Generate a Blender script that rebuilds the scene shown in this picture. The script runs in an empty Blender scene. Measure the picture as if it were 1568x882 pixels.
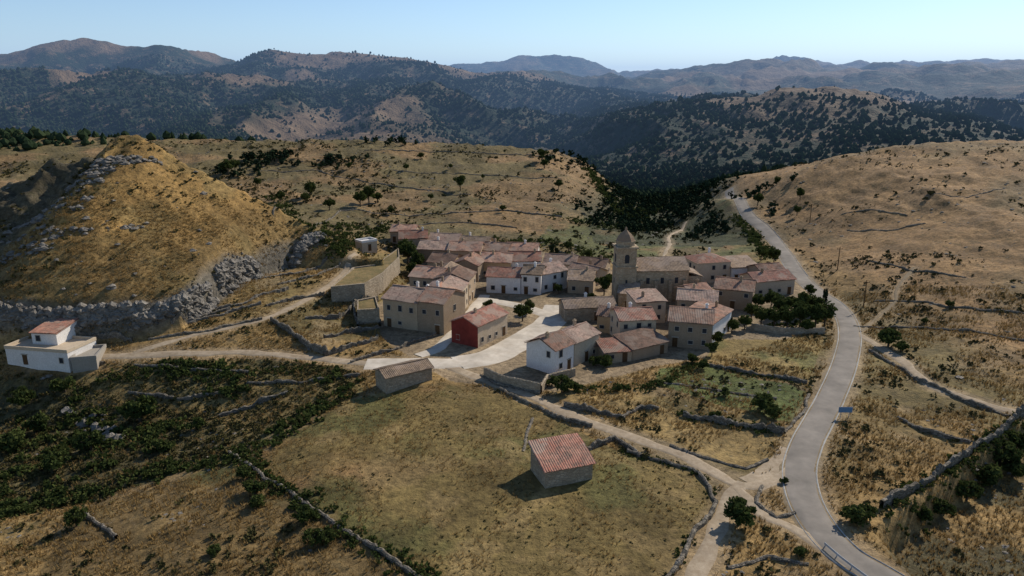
import bpy, math, random, time
import numpy as np
from mathutils import Vector
T0=time.time()
random.seed(7); rng=np.random.default_rng(7)
sc=bpy.context.scene
H=55.0; FPX=1120.0; PITCH=math.radians(15.5)
cp,sp=math.cos(PITCH),math.sin(PITCH)
SUN_AZ=math.radians(44); SUN_EL=math.radians(35)

# ---------------------------------------------------------------- noise
def _hash(xi,yi,s):
    n=(xi*374761393+yi*668265263+s*144269507)&0xffffffff
    n=((n^(n>>13))*1274126177)&0xffffffff
    n=n^(n>>16)
    return n/4294967295.0
def vn(x,y,s=0):
    x=np.asarray(x,float);y=np.asarray(y,float)
    xf=np.floor(x);yf=np.floor(y);xi=xf.astype(np.int64);yi=yf.astype(np.int64)
    fx=x-xf;fy=y-yf;fx=fx*fx*(3-2*fx);fy=fy*fy*(3-2*fy)
    a=_hash(xi,yi,s);b=_hash(xi+1,yi,s);c=_hash(xi,yi+1,s);d=_hash(xi+1,yi+1,s)
    return (a*(1-fx)+b*fx)*(1-fy)+(c*(1-fx)+d*fx)*fy
def fbm(x,y,s=0,o=4):
    r=0;a=.5;t=0
    for i in range(o):
        r=r+a*vn(x*2**i+13.7*i,y*2**i-7.3*i,s+i);t+=a;a*=.5
    return r/t
def ss(a,b,x):
    t=np.clip((x-a)/(b-a),0,1);return t*t*(3-2*t)

# ---------------------------------------------------------------- terrain model (world metres)
def far(Y,pts):
    out=[]
    for u,v in pts:
        yd=(v-441)/FPX; dy=cp-yd*sp; dz=-sp-yd*cp; t=Y/dy
        out.append(((u-784)/FPX*t,H+t*dz))
    return out
ST=[
(60,[(-80,-4),(-40,-1.5),(0,0),(60,0),(100,0)]),
(100,[(-120,-9),(-75,-8),(-45,-3.5),(-28,0),(60,0),(100,1)]),
(125,[(-120,-7),(-80,-7),(-50,-4),(-32,-1),(-10,0),(70,0),(100,2)]),
(143,[(-130,0),(-60,0),(0,0),(75,0),(100,2),(160,8)]),
(170,[(-160,7),(-80,6),(-50,3),(-35,0),(87,0),(130,7),(200,13)]),
(200,[(-200,10),(-60,7),(-40,5.5),(-31,0),(88,0),(100,3.5),(150,13),(230,18)]),
(250,[(-250,12),(-70,9),(-40,2),(0,0),(60,-1),(98,0),(115,5),(150,16),(200,22),(260,24)]),
(330,[(-300,14),(-120,12),(-40,9),(20,7),(50,-4),(75,-8),(98,5),(112,6.5),(125,15),(150,25),(190,31),(260,31),(350,34)]),
(430,[(-296,28),(-183,25),(-69,23.5),(-13,21.5),(25,19),(44,11),(62,-4),(85,-14),(110,-10),(130,3),(170,10),(250,12),(400,15)]),
(560,[(-500,0),(-150,-5),(0,-15),(60,-20),(120,-25),(200,-15),(400,-10)]),
(900,[(-800,-10),(-300,-25),(51,-25),(130,0),(207,28),(250,40),(309,49),(371,47),(418,35),(520,15),(612,10),(900,20)]),
(1200,[(-1100,55),(-800,48),(-620,60),(-450,25),(-250,15),(-120,28),(0,-10),(300,-5),(600,0),(1200,10)]),
(1450,[(-1100,45),(-700,40),(-400,45),(-200,30),(0,0),(300,-5),(900,20),(1200,30)]),
(1750,far(1750,[(-500,80),(-200,70),(0,80),(80,67),(210,64),(245,70),(330,98),(420,79),(540,86),(640,98),(720,110),(800,124),(900,143),(1000,150),(1250,150),(1450,138),(1568,128),(1900,120)])),
(2600,[(-2000,30),(-500,20),(150,70),(400,60),(700,100),(1200,115),(2000,110)]),
(3000,[(-2000,30),(-500,20),(300,30),(700,55),(1200,80),(2000,90)]),
(3800,far(3800,[(-200,100),(500,120),(600,116),(700,104),(760,100),(790,92),(820,89),(860,89),(890,93),(920,104),(945,118),(980,112),(1060,107),(1150,106),(1200,93),(1240,89),(1290,98),(1330,108),(1380,100),(1480,95),(1568,98),(1900,90)])),
(6000,[(-6000,20),(6000,20)]),
]
def h0(x,y):
    x=np.asarray(x,float);y=np.asarray(y,float)
    x,y=np.broadcast_arrays(x,y)
    z=np.full(x.shape,0.0)
    Ys=[s[0] for s in ST]
    prof=[np.interp(x,[p[0] for p in s[1]],[p[1] for p in s[1]]) for s in ST]
    yy=np.clip(y,Ys[0],Ys[-1])
    for i in range(len(ST)-1):
        m=(yy>=Ys[i])&(yy<=Ys[i+1])
        t=(yy-Ys[i])/(Ys[i+1]-Ys[i])
        z=np.where(m,prof[i]*(1-t)+prof[i+1]*t,z)
    rx=[-230,-190,-170,-144,-135,-124,-120,-115,-109,-104,-98,-93,-82,-68,-55,-45,-36]
    rz=[8,16,21,27,31,34.5,37.5,39.5,40.5,40.5,38,34,28.5,21,14,9,0]
    ridge=np.interp(x,rx,rz)
    foot=np.interp(x,[-200,-120,-100,-85,-74,-69,-62,-50],[150,149,151,153,158,184,198,200])
    s=(208-y)/(208-foot)
    ex=.80+.75*(1-ss(-126,-108,x))
    mf=8+(ridge-8)*np.clip(1-s,0,1)**ex
    mf=np.where(s>1,8-(foot-y)*1.6,mf)
    mb=ridge-(y-208)*.62
    mound=np.where(y<208,mf,mb)
    mound=np.where(x>-36,-99,mound)
    z=np.maximum(z,mound)
    d=((x-49)*29.5-(y-85)*39)/49.0
    z=z-4.0*ss(0.3,2.2,d)*(1-ss(118,135,y))*ss(46,50,x)-.07*np.clip(d-2,0,60)*(1-ss(118,135,y))*ss(46,50,x)
    return z
TT=np.concatenate([np.linspace(50,500,1800),np.geomspace(501,5000,600)])
def site(u,v):
    """plan position (x,y) of a surveyed ground feature"""
    yd=(v-441)/FPX
    dx=(u-784)/FPX; dy=cp-yd*sp; dz=-sp-yd*cp
    zr=H+TT*dz-h0(TT*dx,TT*dy)
    k=np.argmax(zr<0)
    if zr[k]>=0: return (TT[-1]*dx,TT[-1]*dy)
    a=zr[k-1]/(zr[k-1]-zr[k]); t=TT[k-1]+(TT[k]-TT[k-1])*a
    return (float(t*dx),float(t*dy))
def line(pts): return [site(*p) for p in pts]
def smooth_line(pts,step=1.2):
    P=[Vector((a,b)) for a,b in pts]; P=[P[0]*2-P[1]]+P+[P[-1]*2-P[-2]]
    out=[]
    for i in range(1,len(P)-2):
        n=max(2,int((P[i+1]-P[i]).length/step))
        for k in range(n):
            t=k/n
            out.append(.5*((2*P[i])+(P[i+1]-P[i-1])*t+(2*P[i-1]-5*P[i]+4*P[i+1]-P[i+2])*t*t+(3*P[i]-P[i-1]-3*P[i+1]+P[i+2])*t**3))
    out.append(P[-2]); return np.array([[p.x,p.y] for p in out])
def dist_line(x,y,L):
    d=np.full(np.shape(x),1e9)
    L=np.asarray(L)
    for a,b in zip(L[:-1],L[1:]):
        e=b-a;q=(e@e)+1e-9
        t=np.clip(((x-a[0])*e[0]+(y-a[1])*e[1])/q,0,1)
        d=np.minimum(d,(x-a[0]-t*e[0])**2+(y-a[1]-t*e[1])**2)
    return np.sqrt(d)
def inpoly(x,y,P):
    c=np.zeros(np.shape(x),bool);n=len(P)
    for i in range(n):
        x1,y1=P[i];x2,y2=P[(i+1)%n]
        if y1==y2: continue
        c^=((y1>y)!=(y2>y))&(x<(x2-x1)*(y-y1)/(y2-y1)+x1)
    return c

ROADS={}
def road(key,pts,w,kind): ROADS[key]=(smooth_line(line(pts)),w,kind)
road('main',[(1385,905),(1345,880),(1295,850),(1257,810),(1232,765),(1224,720),(1235,680),(1256,640),(1276,600),(1292,560),(1301,520),(1296,490),(1280,468),(1255,450),(1233,432),(1213,408),(1195,380),(1170,350),(1142,324),(1120,303),(1116,290)],5.4,'asphalt')
road('lane',[(1222,712),(1180,738),(1135,744),(1100,728),(1060,704),(1030,692),(960,667),(900,645),(850,624),(800,602),(745,583),(705,568),(670,556)],3.0,'dirt')
road('lane2',[(1140,740),(1115,765),(1103,800),(1080,850),(1060,900)],3.0,'dirt')
road('lane3',[(1130,748),(1165,785),(1215,808),(1262,838),(1300,868)],2.2,'dirt')
road('wtrack',[(640,556),(560,556),(480,548),(400,541),(300,541),(200,544),(150,546),(110,552)],2.6,'dirt')
road('utrack',[(205,540),(300,513),(380,495),(430,478),(500,440),(530,412),(545,388)],1.8,'dirt')
road('etrack',[(1302,505),(1340,527),(1385,555),(1425,590),(1490,612),(1568,632),(1640,650)],2.4,'dirt')
road('str_a',[(560,557),(640,556),(700,556),(745,552)],7.0,'concrete')
road('str_b',[(640,545),(672,532),(700,503),(728,470),(742,452)],3.6,'concrete')
road('plaza',[(700,556),(755,545),(800,520),(835,500),(850,484),(856,468)],9.5,'concrete')
road('str_c',[(850,486),(800,470),(760,462),(735,458)],5.0,'concrete')
road('footpath',[(1012,400),(1025,375),(1025,362),(1050,340)],1.6,'dirt')
road('footpath2',[(1318,508),(1345,485),(1370,462),(1374,440),(1400,410)],.7,'verge')
allroads=list(ROADS.values())
def road_d(x,y):
    d=np.full(np.shape(x),1e9)
    near=(y<460)&(y>40)&(np.abs(x)<160)
    xs=x[near];ys=y[near];dd=np.full(xs.shape,1e9)
    for L,w,k in allroads: dd=np.minimum(dd,dist_line(xs,ys,np.concatenate([L[::4],L[-1:]]))-w/2)
    d[near]=dd;return d
VILL=line([(585,520),(690,585),(850,600),(1010,560),(1110,545),(1260,505),(1240,440),(1110,405),(920,415),(830,385),(600,350),(640,420),(575,470)])
FIELD=line([(385,705),(540,610),(660,592),(740,592),(850,642),(950,692),(1060,722),(1096,768),(1050,840),(1010,900),(640,900),(500,790)])
def h(x,y,rd=None):
    x=np.atleast_1d(np.asarray(x,float));y=np.atleast_1d(np.asarray(y,float))
    z=h0(x,y)
    if rd is None: rd=road_d(x,y)
    m=ss(0.6,5,rd)*np.where(inpoly(x,y,VILL),.15,1)
    field=inpoly(x,y,FIELD)
    mound=(x<-45)&(y>150)&(y<262)&(z>8)
    hill=ss(8,16,z)*np.where(mound,0,1)
    n=(fbm(x/14,y/14,3,4)-.5)*1.9+(fbm(x/3.2,y/3.2,9,3)-.5)*.6
    n=n*np.where(field,.35,1)*(1+hill*.9)
    left=(x<-100)&(y<262); n=n+left*ss(10,18,z)*(1-ss(-128,-112,x+(fbm(x/30,y/30,8,2)-.5)*30-.25*(y-180)))*((1-np.abs(fbm(x/17,y/12,14,4)*2-1)*2)-.5)*4.5
    tz=z/2.6+fbm(x/40,y/40,5)*2.0
    fr=tz-np.floor(tz); n=n+(ss(.35,.75,fr)-fr)*1.5*ss(3,9,z)*(1-ss(380,500,y))*np.where(x>80,.3,.8)*np.where(mound,.7,1)
    big=ss(440,800,y)
    rg=1-np.abs(fbm(x/300,y/420,21,5)*2-1)*2
    n2=(rg-.35)*46*ss(480,1000,y)+(fbm(x/110,y/160,31,5)-.5)*38*big
    n2=n2*(1-.62*np.exp(-((y-1750)/110)**2))*np.where(y>2900,.8,1)
    return z+n*m+n2*big

# ---------------------------------------------------------------- mesh helpers
COL=bpy.context.scene.collection
def link(o,parent=None):
    COL.objects.link(o)
    if parent: o.parent=parent
    return o
def fastmesh(name,V,F,mats,mi=None,smooth=False,attrs=None,parent=None):
    V=np.asarray(V,np.float32).reshape(-1,3);F=np.asarray(F,np.int32);k=F.shape[1]
    me=bpy.data.meshes.new(name)
    me.vertices.add(len(V));me.vertices.foreach_set('co',V.ravel())
    me.loops.add(F.size);me.loops.foreach_set('vertex_index',F.ravel())
    me.polygons.add(len(F));me.polygons.foreach_set('loop_start',np.arange(0,F.size,k,dtype=np.int32))
    me.polygons.foreach_set('loop_total',np.full(len(F),k,np.int32))
    for m in mats: me.materials.append(m)
    if mi is not None: me.polygons.foreach_set('material_index',np.asarray(mi,np.int32))
    me.polygons.foreach_set('use_smooth',np.full(len(F),smooth))
    if attrs:
        for n,a in attrs.items():
            a=np.asarray(a,np.float32)
            if a.ndim==2:
                at=me.attributes.new(n,'FLOAT_COLOR','POINT');at.data.foreach_set('color',a.ravel())
            else:
                at=me.attributes.new(n,'FLOAT','POINT');at.data.foreach_set('value',a)
    me.update(calc_edges=True)
    return link(bpy.data.objects.new(name,me),parent)
class MB:
    def __init__(s): s.v=[];s.f=[];s.uv=[]
    def box(s,o,a,b,c):
        o,a,b,c=map(Vector,(o,a,b,c));n=len(s.v)
        s.v+=[o,o+a,o+a+b,o+b,o+c,o+a+c,o+a+b+c,o+b+c]
        s.f+=[(n,n+3,n+2,n+1),(n+4,n+5,n+6,n+7),(n,n+1,n+5,n+4),(n+1,n+2,n+6,n+5),(n+2,n+3,n+7,n+6),(n+3,n,n+4,n+7)]
    def face(s,pts):
        n=len(s.v);s.v+=[Vector(p) for p in pts];s.f.append(tuple(range(n,n+len(pts))))
    def prism(s,c,r0,r1,z0,z1,n,rot=0,cap=True):
        k=len(s.v)
        for r,z in((r0,z0),(r1,z1)):
            for i in range(n):
                a=rot+2*math.pi*i/n;s.v.append(Vector((c[0]+r*math.cos(a),c[1]+r*math.sin(a),z)))
        for i in range(n):
            j=(i+1)%n;s.f.append((k+i,k+j,k+n+j,k+n+i))
        if cap: s.f.append(tuple(range(k+n,k+2*n)));s.f.append(tuple(range(k+n-1,k-1,-1)))
    def obj(s,name,mat,parent=None,smooth=False):
        me=bpy.data.meshes.new(name);me.from_pydata([tuple(v) for v in s.v],[],s.f);me.materials.append(mat)
        if s.uv:
            l=me.uv_layers.new(name='UVMap')
            for i,lp in enumerate(me.loops): l.data[i].uv=s.uv[lp.vertex_index]
        me.update();return link(bpy.data.objects.new(name,me),parent)

# ---------------------------------------------------------------- materials
class NM:
    def __init__(s,name):
        s.m=bpy.data.materials.new(name);s.m.use_nodes=True;s.t=s.m.node_tree;s.n=s.t.nodes;s.l=s.t.links
        s.b=s.n['Principled BSDF'];s.b.inputs['Roughness'].default_value=.9
        s.b.inputs['Specular IOR Level'].default_value=.12
        s.co=s.n.new('ShaderNodeTexCoord').outputs['Object']
    def N(s,t,**k):
        n=s.n.new(t)
        for a,b in k.items(): setattr(n,a,b)
        return n
    def set(s,i,v):
        if isinstance(v,bpy.types.NodeSocket): s.l.new(v,i)
        else: i.default_value=v
    def noise(s,scale,det=4,rough=.6,co=None,dist=0):
        n=s.N('ShaderNodeTexNoise');n.inputs['Scale'].default_value=scale;n.inputs['Detail'].default_value=det
        n.inputs['Roughness'].default_value=rough;n.inputs['Distortion'].default_value=dist
        s.l.new(co or s.co,n.inputs['Vector']);return n.outputs['Fac']
    def ramp(s,f,a,b,lo=0.,hi=1.):
        n=s.N('ShaderNodeMapRange');s.set(n.inputs[0],f)
        n.inputs[1].default_value=a;n.inputs[2].default_value=b;n.inputs[3].default_value=lo;n.inputs[4].default_value=hi
        n.clamp=True;return n.outputs[0]
    def math(s,op,a,b=0.):
        n=s.N('ShaderNodeMath',operation=op);s.set(n.inputs[0],a);s.set(n.inputs[1],b);return n.outputs[0]
    def mix(s,f,a,b,mode='MIX'):
        n=s.N('ShaderNodeMix',data_type='RGBA',blend_type=mode);s.set(n.inputs[0],f)
        for i,v in((6,a),(7,b)):
            if isinstance(v,tuple): v=(v+(1,))[:4]
            s.set(n.inputs[i],v)
        return n.outputs[2]
    def scale(s,c,f):
        vm=s.N('ShaderNodeVectorMath',operation='SCALE');s.l.new(c,vm.inputs[0]);s.set(vm.inputs['Scale'],f);return vm.outputs[0]
    def attr(s,name,out='Fac'):
        n=s.N('ShaderNodeAttribute',attribute_name=name);return n.outputs[out]
    def out(s,col,bump=None,strength=.5,dist=.1):
        s.set(s.b.inputs['Base Color'],col if not isinstance(col,tuple) else (col+(1,))[:4])
        if bump is not None:
            b=s.N('ShaderNodeBump');b.inputs['Strength'].default_value=strength;b.inputs['Distance'].default_value=dist
            s.l.new(bump,b.inputs['Height']);s.l.new(b.outputs[0],s.b.inputs['Normal'])
        return s.m

def mat_ground():
    g=NM('ground_dry_grass');c=g.attr('Col','Color');farv=g.attr('far');veg=g.attr('veg');rock=g.attr('rock')
    n1=g.ramp(g.noise(.09,4,.6),.3,.7,.62,1.34);nb=g.noise(.8,5,.75);n2=g.ramp(nb,.32,.68,.48,1.45)
    f=g.math('MULTIPLY',n1,n2)
    nf_=g.noise(.02,6,.75);fn=g.ramp(nf_,.32,.68,.55,1.45)
    fm=g.N('ShaderNodeMix',data_type='FLOAT');g.set(fm.inputs[0],farv);g.set(fm.inputs[2],f);g.set(fm.inputs[3],fn)
    col=g.scale(c,fm.outputs[0])
    st_=g.noise(1.7,4,.75);st=g.ramp(st_,.57,.65);big=g.ramp(g.noise(.12,3,.6),.42,.62)
    col=g.mix(g.math('MULTIPLY',g.math('MULTIPLY',st,big),g.math('MULTIPLY',rock,.7)),col,(.28,.25,.205))
    sh=g.ramp(g.noise(.55,5,.75),.53,.62)
    col=g.mix(g.math('MULTIPLY',g.math('MULTIPLY',sh,veg),.75),col,(.055,.052,.024))
    fs=g.ramp(g.noise(.035,7,.8),.36,.50)
    col=g.mix(g.math('MULTIPLY',fs,g.attr('forest')),col,(.020,.032,.018))
    bn=g.math('ADD',nb,g.math('MULTIPLY',nf_,g.math('MULTIPLY',farv,30.)))
    return g.out(col,bn,.9,.5)
def mat_simple(name,c1,c2,scale=.8,bs=6,bstr=.4,bd=.06,patch=.15):
    g=NM(name);a=g.ramp(g.noise(scale,5,.7,dist=.4),.32,.68)
    col=g.scale(g.mix(a,c1,c2),g.ramp(g.noise(patch,3,.6),.3,.7,.75,1.15))
    return g.out(col,g.noise(bs,2,.7),bstr,bd)
def mat_stone(name,c1,c2,scale=2.2,mort=(.2,.17,.13)):
    g=NM(name);v=g.N('ShaderNodeTexVoronoi',feature='F1');v.inputs['Scale'].default_value=scale
    mp=g.N('ShaderNodeMapping');mp.inputs['Scale'].default_value=(1,1,1.7);g.l.new(g.co,mp.inputs[0]);g.l.new(mp.outputs[0],v.inputs['Vector'])
    e=g.N('ShaderNodeTexVoronoi',feature='DISTANCE_TO_EDGE');e.inputs['Scale'].default_value=scale;g.l.new(mp.outputs[0],e.inputs['Vector'])
    sep=g.N('ShaderNodeSeparateColor');g.l.new(v.outputs['Color'],sep.inputs[0])
    col=g.mix(sep.outputs[0],c1,c2);col=g.mix(g.ramp(e.outputs['Distance'],.0,.07,1,0),col,mort)
    col=g.mix(g.ramp(g.noise(.5,5,.7),.4,.7,0,.55),col,(c1[0]*.55,c1[1]*.55,c1[2]*.5))
    return g.out(col,g.ramp(e.outputs['Distance'],0,.15),.7,.08)
def mat_wall(name,c,dirt=.35):
    g=NM(name);a=g.ramp(g.noise(.5,6,.75,dist=.5),.4,.75,0,dirt)
    oi=g.N('ShaderNodeObjectInfo')
    col=g.mix(a,c,(c[0]*.5+.03,c[1]*.46+.02,c[2]*.4));b=g.ramp(g.noise(4,4,.7),.3,.7,.8,1.1)
    col=g.mix(g.ramp(oi.outputs['Random'],0,1,0,.35),col,(.33,.26,.185))
    return g.out(g.scale(col,b),g.noise(5,3,.7),.5,.05)
def mat_roof(name,c1,c2,c3):
    g=NM(name);uv=g.N('ShaderNodeTexCoord').outputs['UV']
    br=g.N('ShaderNodeTexBrick');br.inputs['Scale'].default_value=1;br.inputs['Brick Width'].default_value=.36;br.inputs['Row Height'].default_value=.5
    br.offset=0;br.inputs['Mortar Size'].default_value=.03;br.inputs['Color1'].default_value=(0,0,0,1);br.inputs['Color2'].default_value=(1,1,1,1);br.inputs['Mortar'].default_value=(.1,.1,.1,1)
    g.l.new(uv,br.inputs['Vector'])
    oi=g.N('ShaderNodeObjectInfo');mp=g.N('ShaderNodeVectorMath',operation='ADD');g.l.new(uv,mp.inputs[0])
    of=g.math('MULTIPLY',oi.outputs['Random'],50.);g.l.new(of,mp.inputs[1]);uo=mp.outputs[0]
    col=g.mix(g.ramp(g.noise(.4,5,.75,co=uo),.36,.62),c1,c2)
    col=g.mix(g.math('MULTIPLY',br.outputs['Color'],.65),col,c3)
    col=g.mix(g.ramp(g.noise(1.1,6,.8,co=uo),.45,.63,0,.85),col,(.14,.105,.08))
    col=g.mix(g.ramp(g.noise(.25,3,.6,co=uo),.52,.57,0,.65),col,(.36,.27,.205))
    return g.out(g.scale(col,g.ramp(oi.outputs['Random'],0,1,.66,1.18)),br.outputs['Fac'],-.4,.05)
def mat_leaf(name,c1,c2,c3=None,tl=.25):
    g=NM(name);col=g.mix(g.attr('tint'),c1,c2)
    g.out(col)
    df=g.N('ShaderNodeBsdfDiffuse');g.l.new(col,df.inputs['Color'])
    if tl:
        tr=g.N('ShaderNodeBsdfTranslucent');g.l.new(col,tr.inputs['Color'])
        mx=g.N('ShaderNodeMixShader');mx.inputs[0].default_value=tl
        g.l.new(df.outputs[0],mx.inputs[1]);g.l.new(tr.outputs[0],mx.inputs[2]);g.l.new(mx.outputs[0],g.n['Material Output'].inputs['Surface'])
    else: g.l.new(df.outputs[0],g.n['Material Output'].inputs['Surface'])
    return g.m
M={}
M['ground']=mat_ground();M['asphalt']=mat_simple('asphalt',(.27,.235,.195),(.20,.178,.15),.35,8,.2,.03)
M['dirt']=mat_simple('dirt_track',(.42,.335,.235),(.28,.21,.135),1.1)
M['concrete']=mat_simple('street_concrete',(.62,.55,.45),(.48,.41,.32),.5)
M['verge']=mat_simple('gravel_verge',(.28,.215,.14),(.16,.12,.065),2)
M['paint']=mat_simple('road_paint',(.42,.41,.38),(.28,.265,.24),1.5)
M['stone']=mat_stone('stone_masonry',(.30,.235,.16),(.44,.355,.255),1.6)
M['church']=mat_stone('church_ashlar',(.36,.275,.18),(.46,.37,.26),1.3,(.26,.20,.13))
M['drystone']=mat_stone('dry_stone_wall',(.13,.11,.085),(.27,.235,.185),2.0,(.045,.038,.03))
M['rock']=mat_simple('limestone_rock',(.27,.24,.20),(.12,.108,.09),.7,2.5,.9,.25)
M['white']=mat_wall('whitewash',(.78,.75,.71),.3)
M['cream']=mat_wall('cream_render',(.57,.46,.33),.35)
M['ochre']=mat_wall('ochre_render',(.46,.31,.17),.4)
M['tan']=mat_wall('tan_render',(.42,.315,.21),.5)
M['brown']=mat_wall('brown_render',(.29,.21,.14),.6)
M['redwall']=mat_simple('red_render',(.24,.045,.032),(.17,.033,.025),.8)
M['grey']=mat_wall('grey_render',(.32,.30,.265),.4)
M['r_or']=mat_roof('roof_tile_orange',(.40,.185,.115),(.36,.23,.16),(.50,.32,.23))
M['r_red']=mat_roof('roof_tile_red',(.35,.13,.085),(.34,.18,.125),(.45,.26,.185))
M['r_tan']=mat_roof('roof_tile_tan',(.34,.235,.15),(.26,.185,.125),(.43,.31,.21))
M['r_brn']=mat_roof('roof_tile_brown',(.27,.15,.10),(.32,.20,.14),(.38,.25,.18))
M['r_pink']=mat_roof('roof_tile_pink',(.44,.265,.195),(.39,.28,.21),(.54,.39,.30))
M['glass']=mat_simple('window_dark',(.025,.028,.032),(.05,.05,.055),2)
M['frame']=mat_simple('window_surround',(.42,.37,.30),(.33,.29,.23),2)
M['wood']=mat_simple('door_wood',(.12,.065,.03),(.07,.04,.02),3)
M['metal']=mat_simple('galvanised_metal',(.45,.46,.47),(.35,.36,.37),2)
M['blue']=mat_simple('blue_sign_paint',(.10,.2,.34),(.16,.27,.4),2)
M['bark']=mat_simple('bark',(.10,.075,.05),(.05,.04,.03),5)
M['turf']=mat_simple('terrace_turf',(.25,.17,.075),(.12,.105,.042),.5,2,.8,.2)
M['leaf']=mat_leaf('tree_foliage',(.03,.046,.015),(.085,.10,.03))
M['shrub']=mat_leaf('shrub_foliage',(.045,.045,.02),(.12,.10,.038),tl=0)
M['pine']=mat_leaf('pine_foliage',(.018,.03,.016),(.04,.055,.026),tl=0)
M['straw']=mat_leaf('dry_grass_blades',(.20,.13,.05),(.36,.235,.092))

# ---------------------------------------------------------------- ground sheet
th=np.radians(np.concatenate([np.linspace(-180,-49,36),np.linspace(-48.6,48.6,1040),np.linspace(49,180,36)]))
rr=np.concatenate([np.linspace(1,50,10),52*np.exp(np.arange(0,math.log(330/52),.0046)),330*np.exp(np.arange(.0,math.log(1500/330),.0085)),1500*np.exp(np.arange(.0,math.log(9500/1500),.012))])
R,TH=np.meshgrid(rr,th,indexing='ij')
X=(R*np.sin(TH)).ravel();Y=(R*np.cos(TH)).ravel()
RD=road_d(X,Y);Z=h(X,Y,RD);Z0=h0(X,Y)
nr,nt=R.shape
idx=np.arange(nr*nt).reshape(nr,nt)
F=np.stack([idx[:-1,:-1],idx[:-1,1:],idx[1:,1:],idx[1:,:-1]],-1).reshape(-1,4)[:,::-1]
def C(*c): return np.array(c)
n_a=fbm(X/35,Y/35,41,4);n_b=fbm(X/9,Y/9,42,4)
def mixc(c,d,m): return c*(1-m[:,None])+d*m[:,None]
GULP=[(-60,575),(30,575),(160,575),(200,556),(400,550),(530,562),(560,600),(350,700),(200,745),(-60,800)]
GUL=line(GULP);GLOW=line([(-60,590),(120,590),(220,640),(330,650),(380,690),(200,745),(-60,800)])
col=np.tile(C(.26,.168,.066),(len(X),1))
col=mixc(col,C(.13,.105,.042),ss(.43,.60,n_a)*.75)
col=mixc(col,C(.27,.195,.11),ss(.55,.7,n_b)*.5)
veg=np.full(len(X),.6);rock=np.full(len(X),.4);frt=np.zeros(len(X))
mound=(X<-45)&(Y>150)&(Y<262)&(Z0>8)
wig=(n_a-.5)*34
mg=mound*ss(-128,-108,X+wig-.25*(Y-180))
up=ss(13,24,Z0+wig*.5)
col=mixc(col,C(.18,.12,.048),mound*.9)  # darker base paints in the shade of the steep front slope
col=mixc(col,C(.30,.18,.06),mg*(.25+.75*up)*.9);col=mixc(col,C(.19,.14,.055),mg*ss(.5,.64,n_b)*.5)  # gold strongest at upper right, painting in the sunlit part of the slope
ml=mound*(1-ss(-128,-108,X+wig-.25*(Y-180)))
col=mixc(col,C(.075,.065,.042),ml*.9)  # dark rock tone with the shade of the left face painted in
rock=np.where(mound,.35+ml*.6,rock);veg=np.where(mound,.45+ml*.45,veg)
ledL=smooth_line(line([(-30,478),(60,485),(150,490),(230,478),(290,455),(340,435),(400,410),(450,388),(488,366)]),2.)
ld_=np.full(len(X),1e9);mm=(X<-40)&(Y>130)&(Y<260);ld_[mm]=dist_line(X[mm],Y[mm],ledL)
col=mixc(col,C(.15,.13,.10),1-ss(1.,3.,ld_+(n_b-.5)*2))
right=ss(88,105,X)*(Y<420)*(Y>120)
col=mixc(col,C(.275,.160,.072),right*.7);col=mixc(col,C(.175,.125,.06),right*ss(.47,.62,n_a)*.7);rock=np.maximum(rock,right*.9)
plat=ss(225,260,Y)*(Y<470)*(X<80)
col=mixc(col,C(.225,.14,.068),plat*.7);col=mixc(col,C(.115,.098,.042),plat*ss(.43,.58,fbm(X/28,Y/20,48,4))*.75);veg=np.maximum(veg,plat*.9);rock=np.maximum(rock,plat*.8)
vg=inpoly(X,Y,line([(800,400),(840,345),(930,335),(1010,330),(1090,300),(1150,360),(1190,405),(1060,400),(930,405)]))*1.
col=mixc(col,C(.115,.115,.042),vg*ss(.35,.6,n_b));veg=np.maximum(veg,vg)
rv=ss(-7,3,-Z0+ (n_a-.5)*6)*(Y>260)*(Y<600)*(X>30)
col=mixc(col,C(.06,.062,.03),rv*.8);frt=np.maximum(frt,rv*.4)
gul=inpoly(X,Y,GUL)*1.;glo=inpoly(X+wig*.3,Y,GLOW)*1.
col=mixc(col,C(.165,.122,.048),gul*.85);col=mixc(col,C(.10,.088,.038),gul*ss(.48,.6,n_b)*.8);col=mixc(col,C(.065,.06,.03),glo*.65);veg=np.maximum(veg,gul*.8)
fld=inpoly(X,Y,FIELD)*1.
col=mixc(col,C(.165,.118,.043),fld);col=mixc(col,C(.205,.122,.053),fld*ss(.40,.6,fbm(X/26,Y/20,77,4)));col=mixc(col,C(.105,.098,.033),fld*ss(.5,.66,fbm(X/13,Y/13,79,4))*.8)
col=mixc(col,C(.23,.16,.068),fld*ss(.56,.68,fbm(X/5,Y/5,80,4))*.6);veg=np.where(fld>0,.22,veg);rock=np.where(fld>0,.12,rock)
f2=inpoly(X,Y,line([(130,775),(350,710),(500,800),(620,900),(40,900)]))*1.
col=mixc(col,C(.16,.108,.045),f2*.9);col=mixc(col,C(.105,.10,.035),f2*ss(.46,.6,n_a));veg=np.where(f2>0,.35,veg)
gard=inpoly(X,Y,line([(1010,565),(1080,560),(1235,600),(1215,650),(1130,625),(1000,590)]))*1.
col=mixc(col,C(.09,.115,.032),gard*.9*ss(.25,.5,n_b+.1))
gd3=inpoly(X,Y,line([(1095,520),(1262,520),(1240,582),(1080,552)]))*1.
col=mixc(col,C(.26,.185,.07),gd3*.7);col=mixc(col,C(.13,.125,.04),gd3*ss(.5,.62,n_b)*.8)
gd2=inpoly(X,Y,line([(870,590),(960,600),(1060,640),(1205,670),(1180,705),(1130,712),(1030,680),(955,655),(870,620)]))*1.
col=mixc(col,C(.28,.19,.075),gd2*.85)
vl=inpoly(X,Y,VILL)*1.
col=mixc(col,C(.26,.195,.125),vl*.8*(1-gd3));veg=np.where(vl>0,.15,veg)
dl=((X-49)*29.5-(Y-85)*39)/49.0
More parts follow.
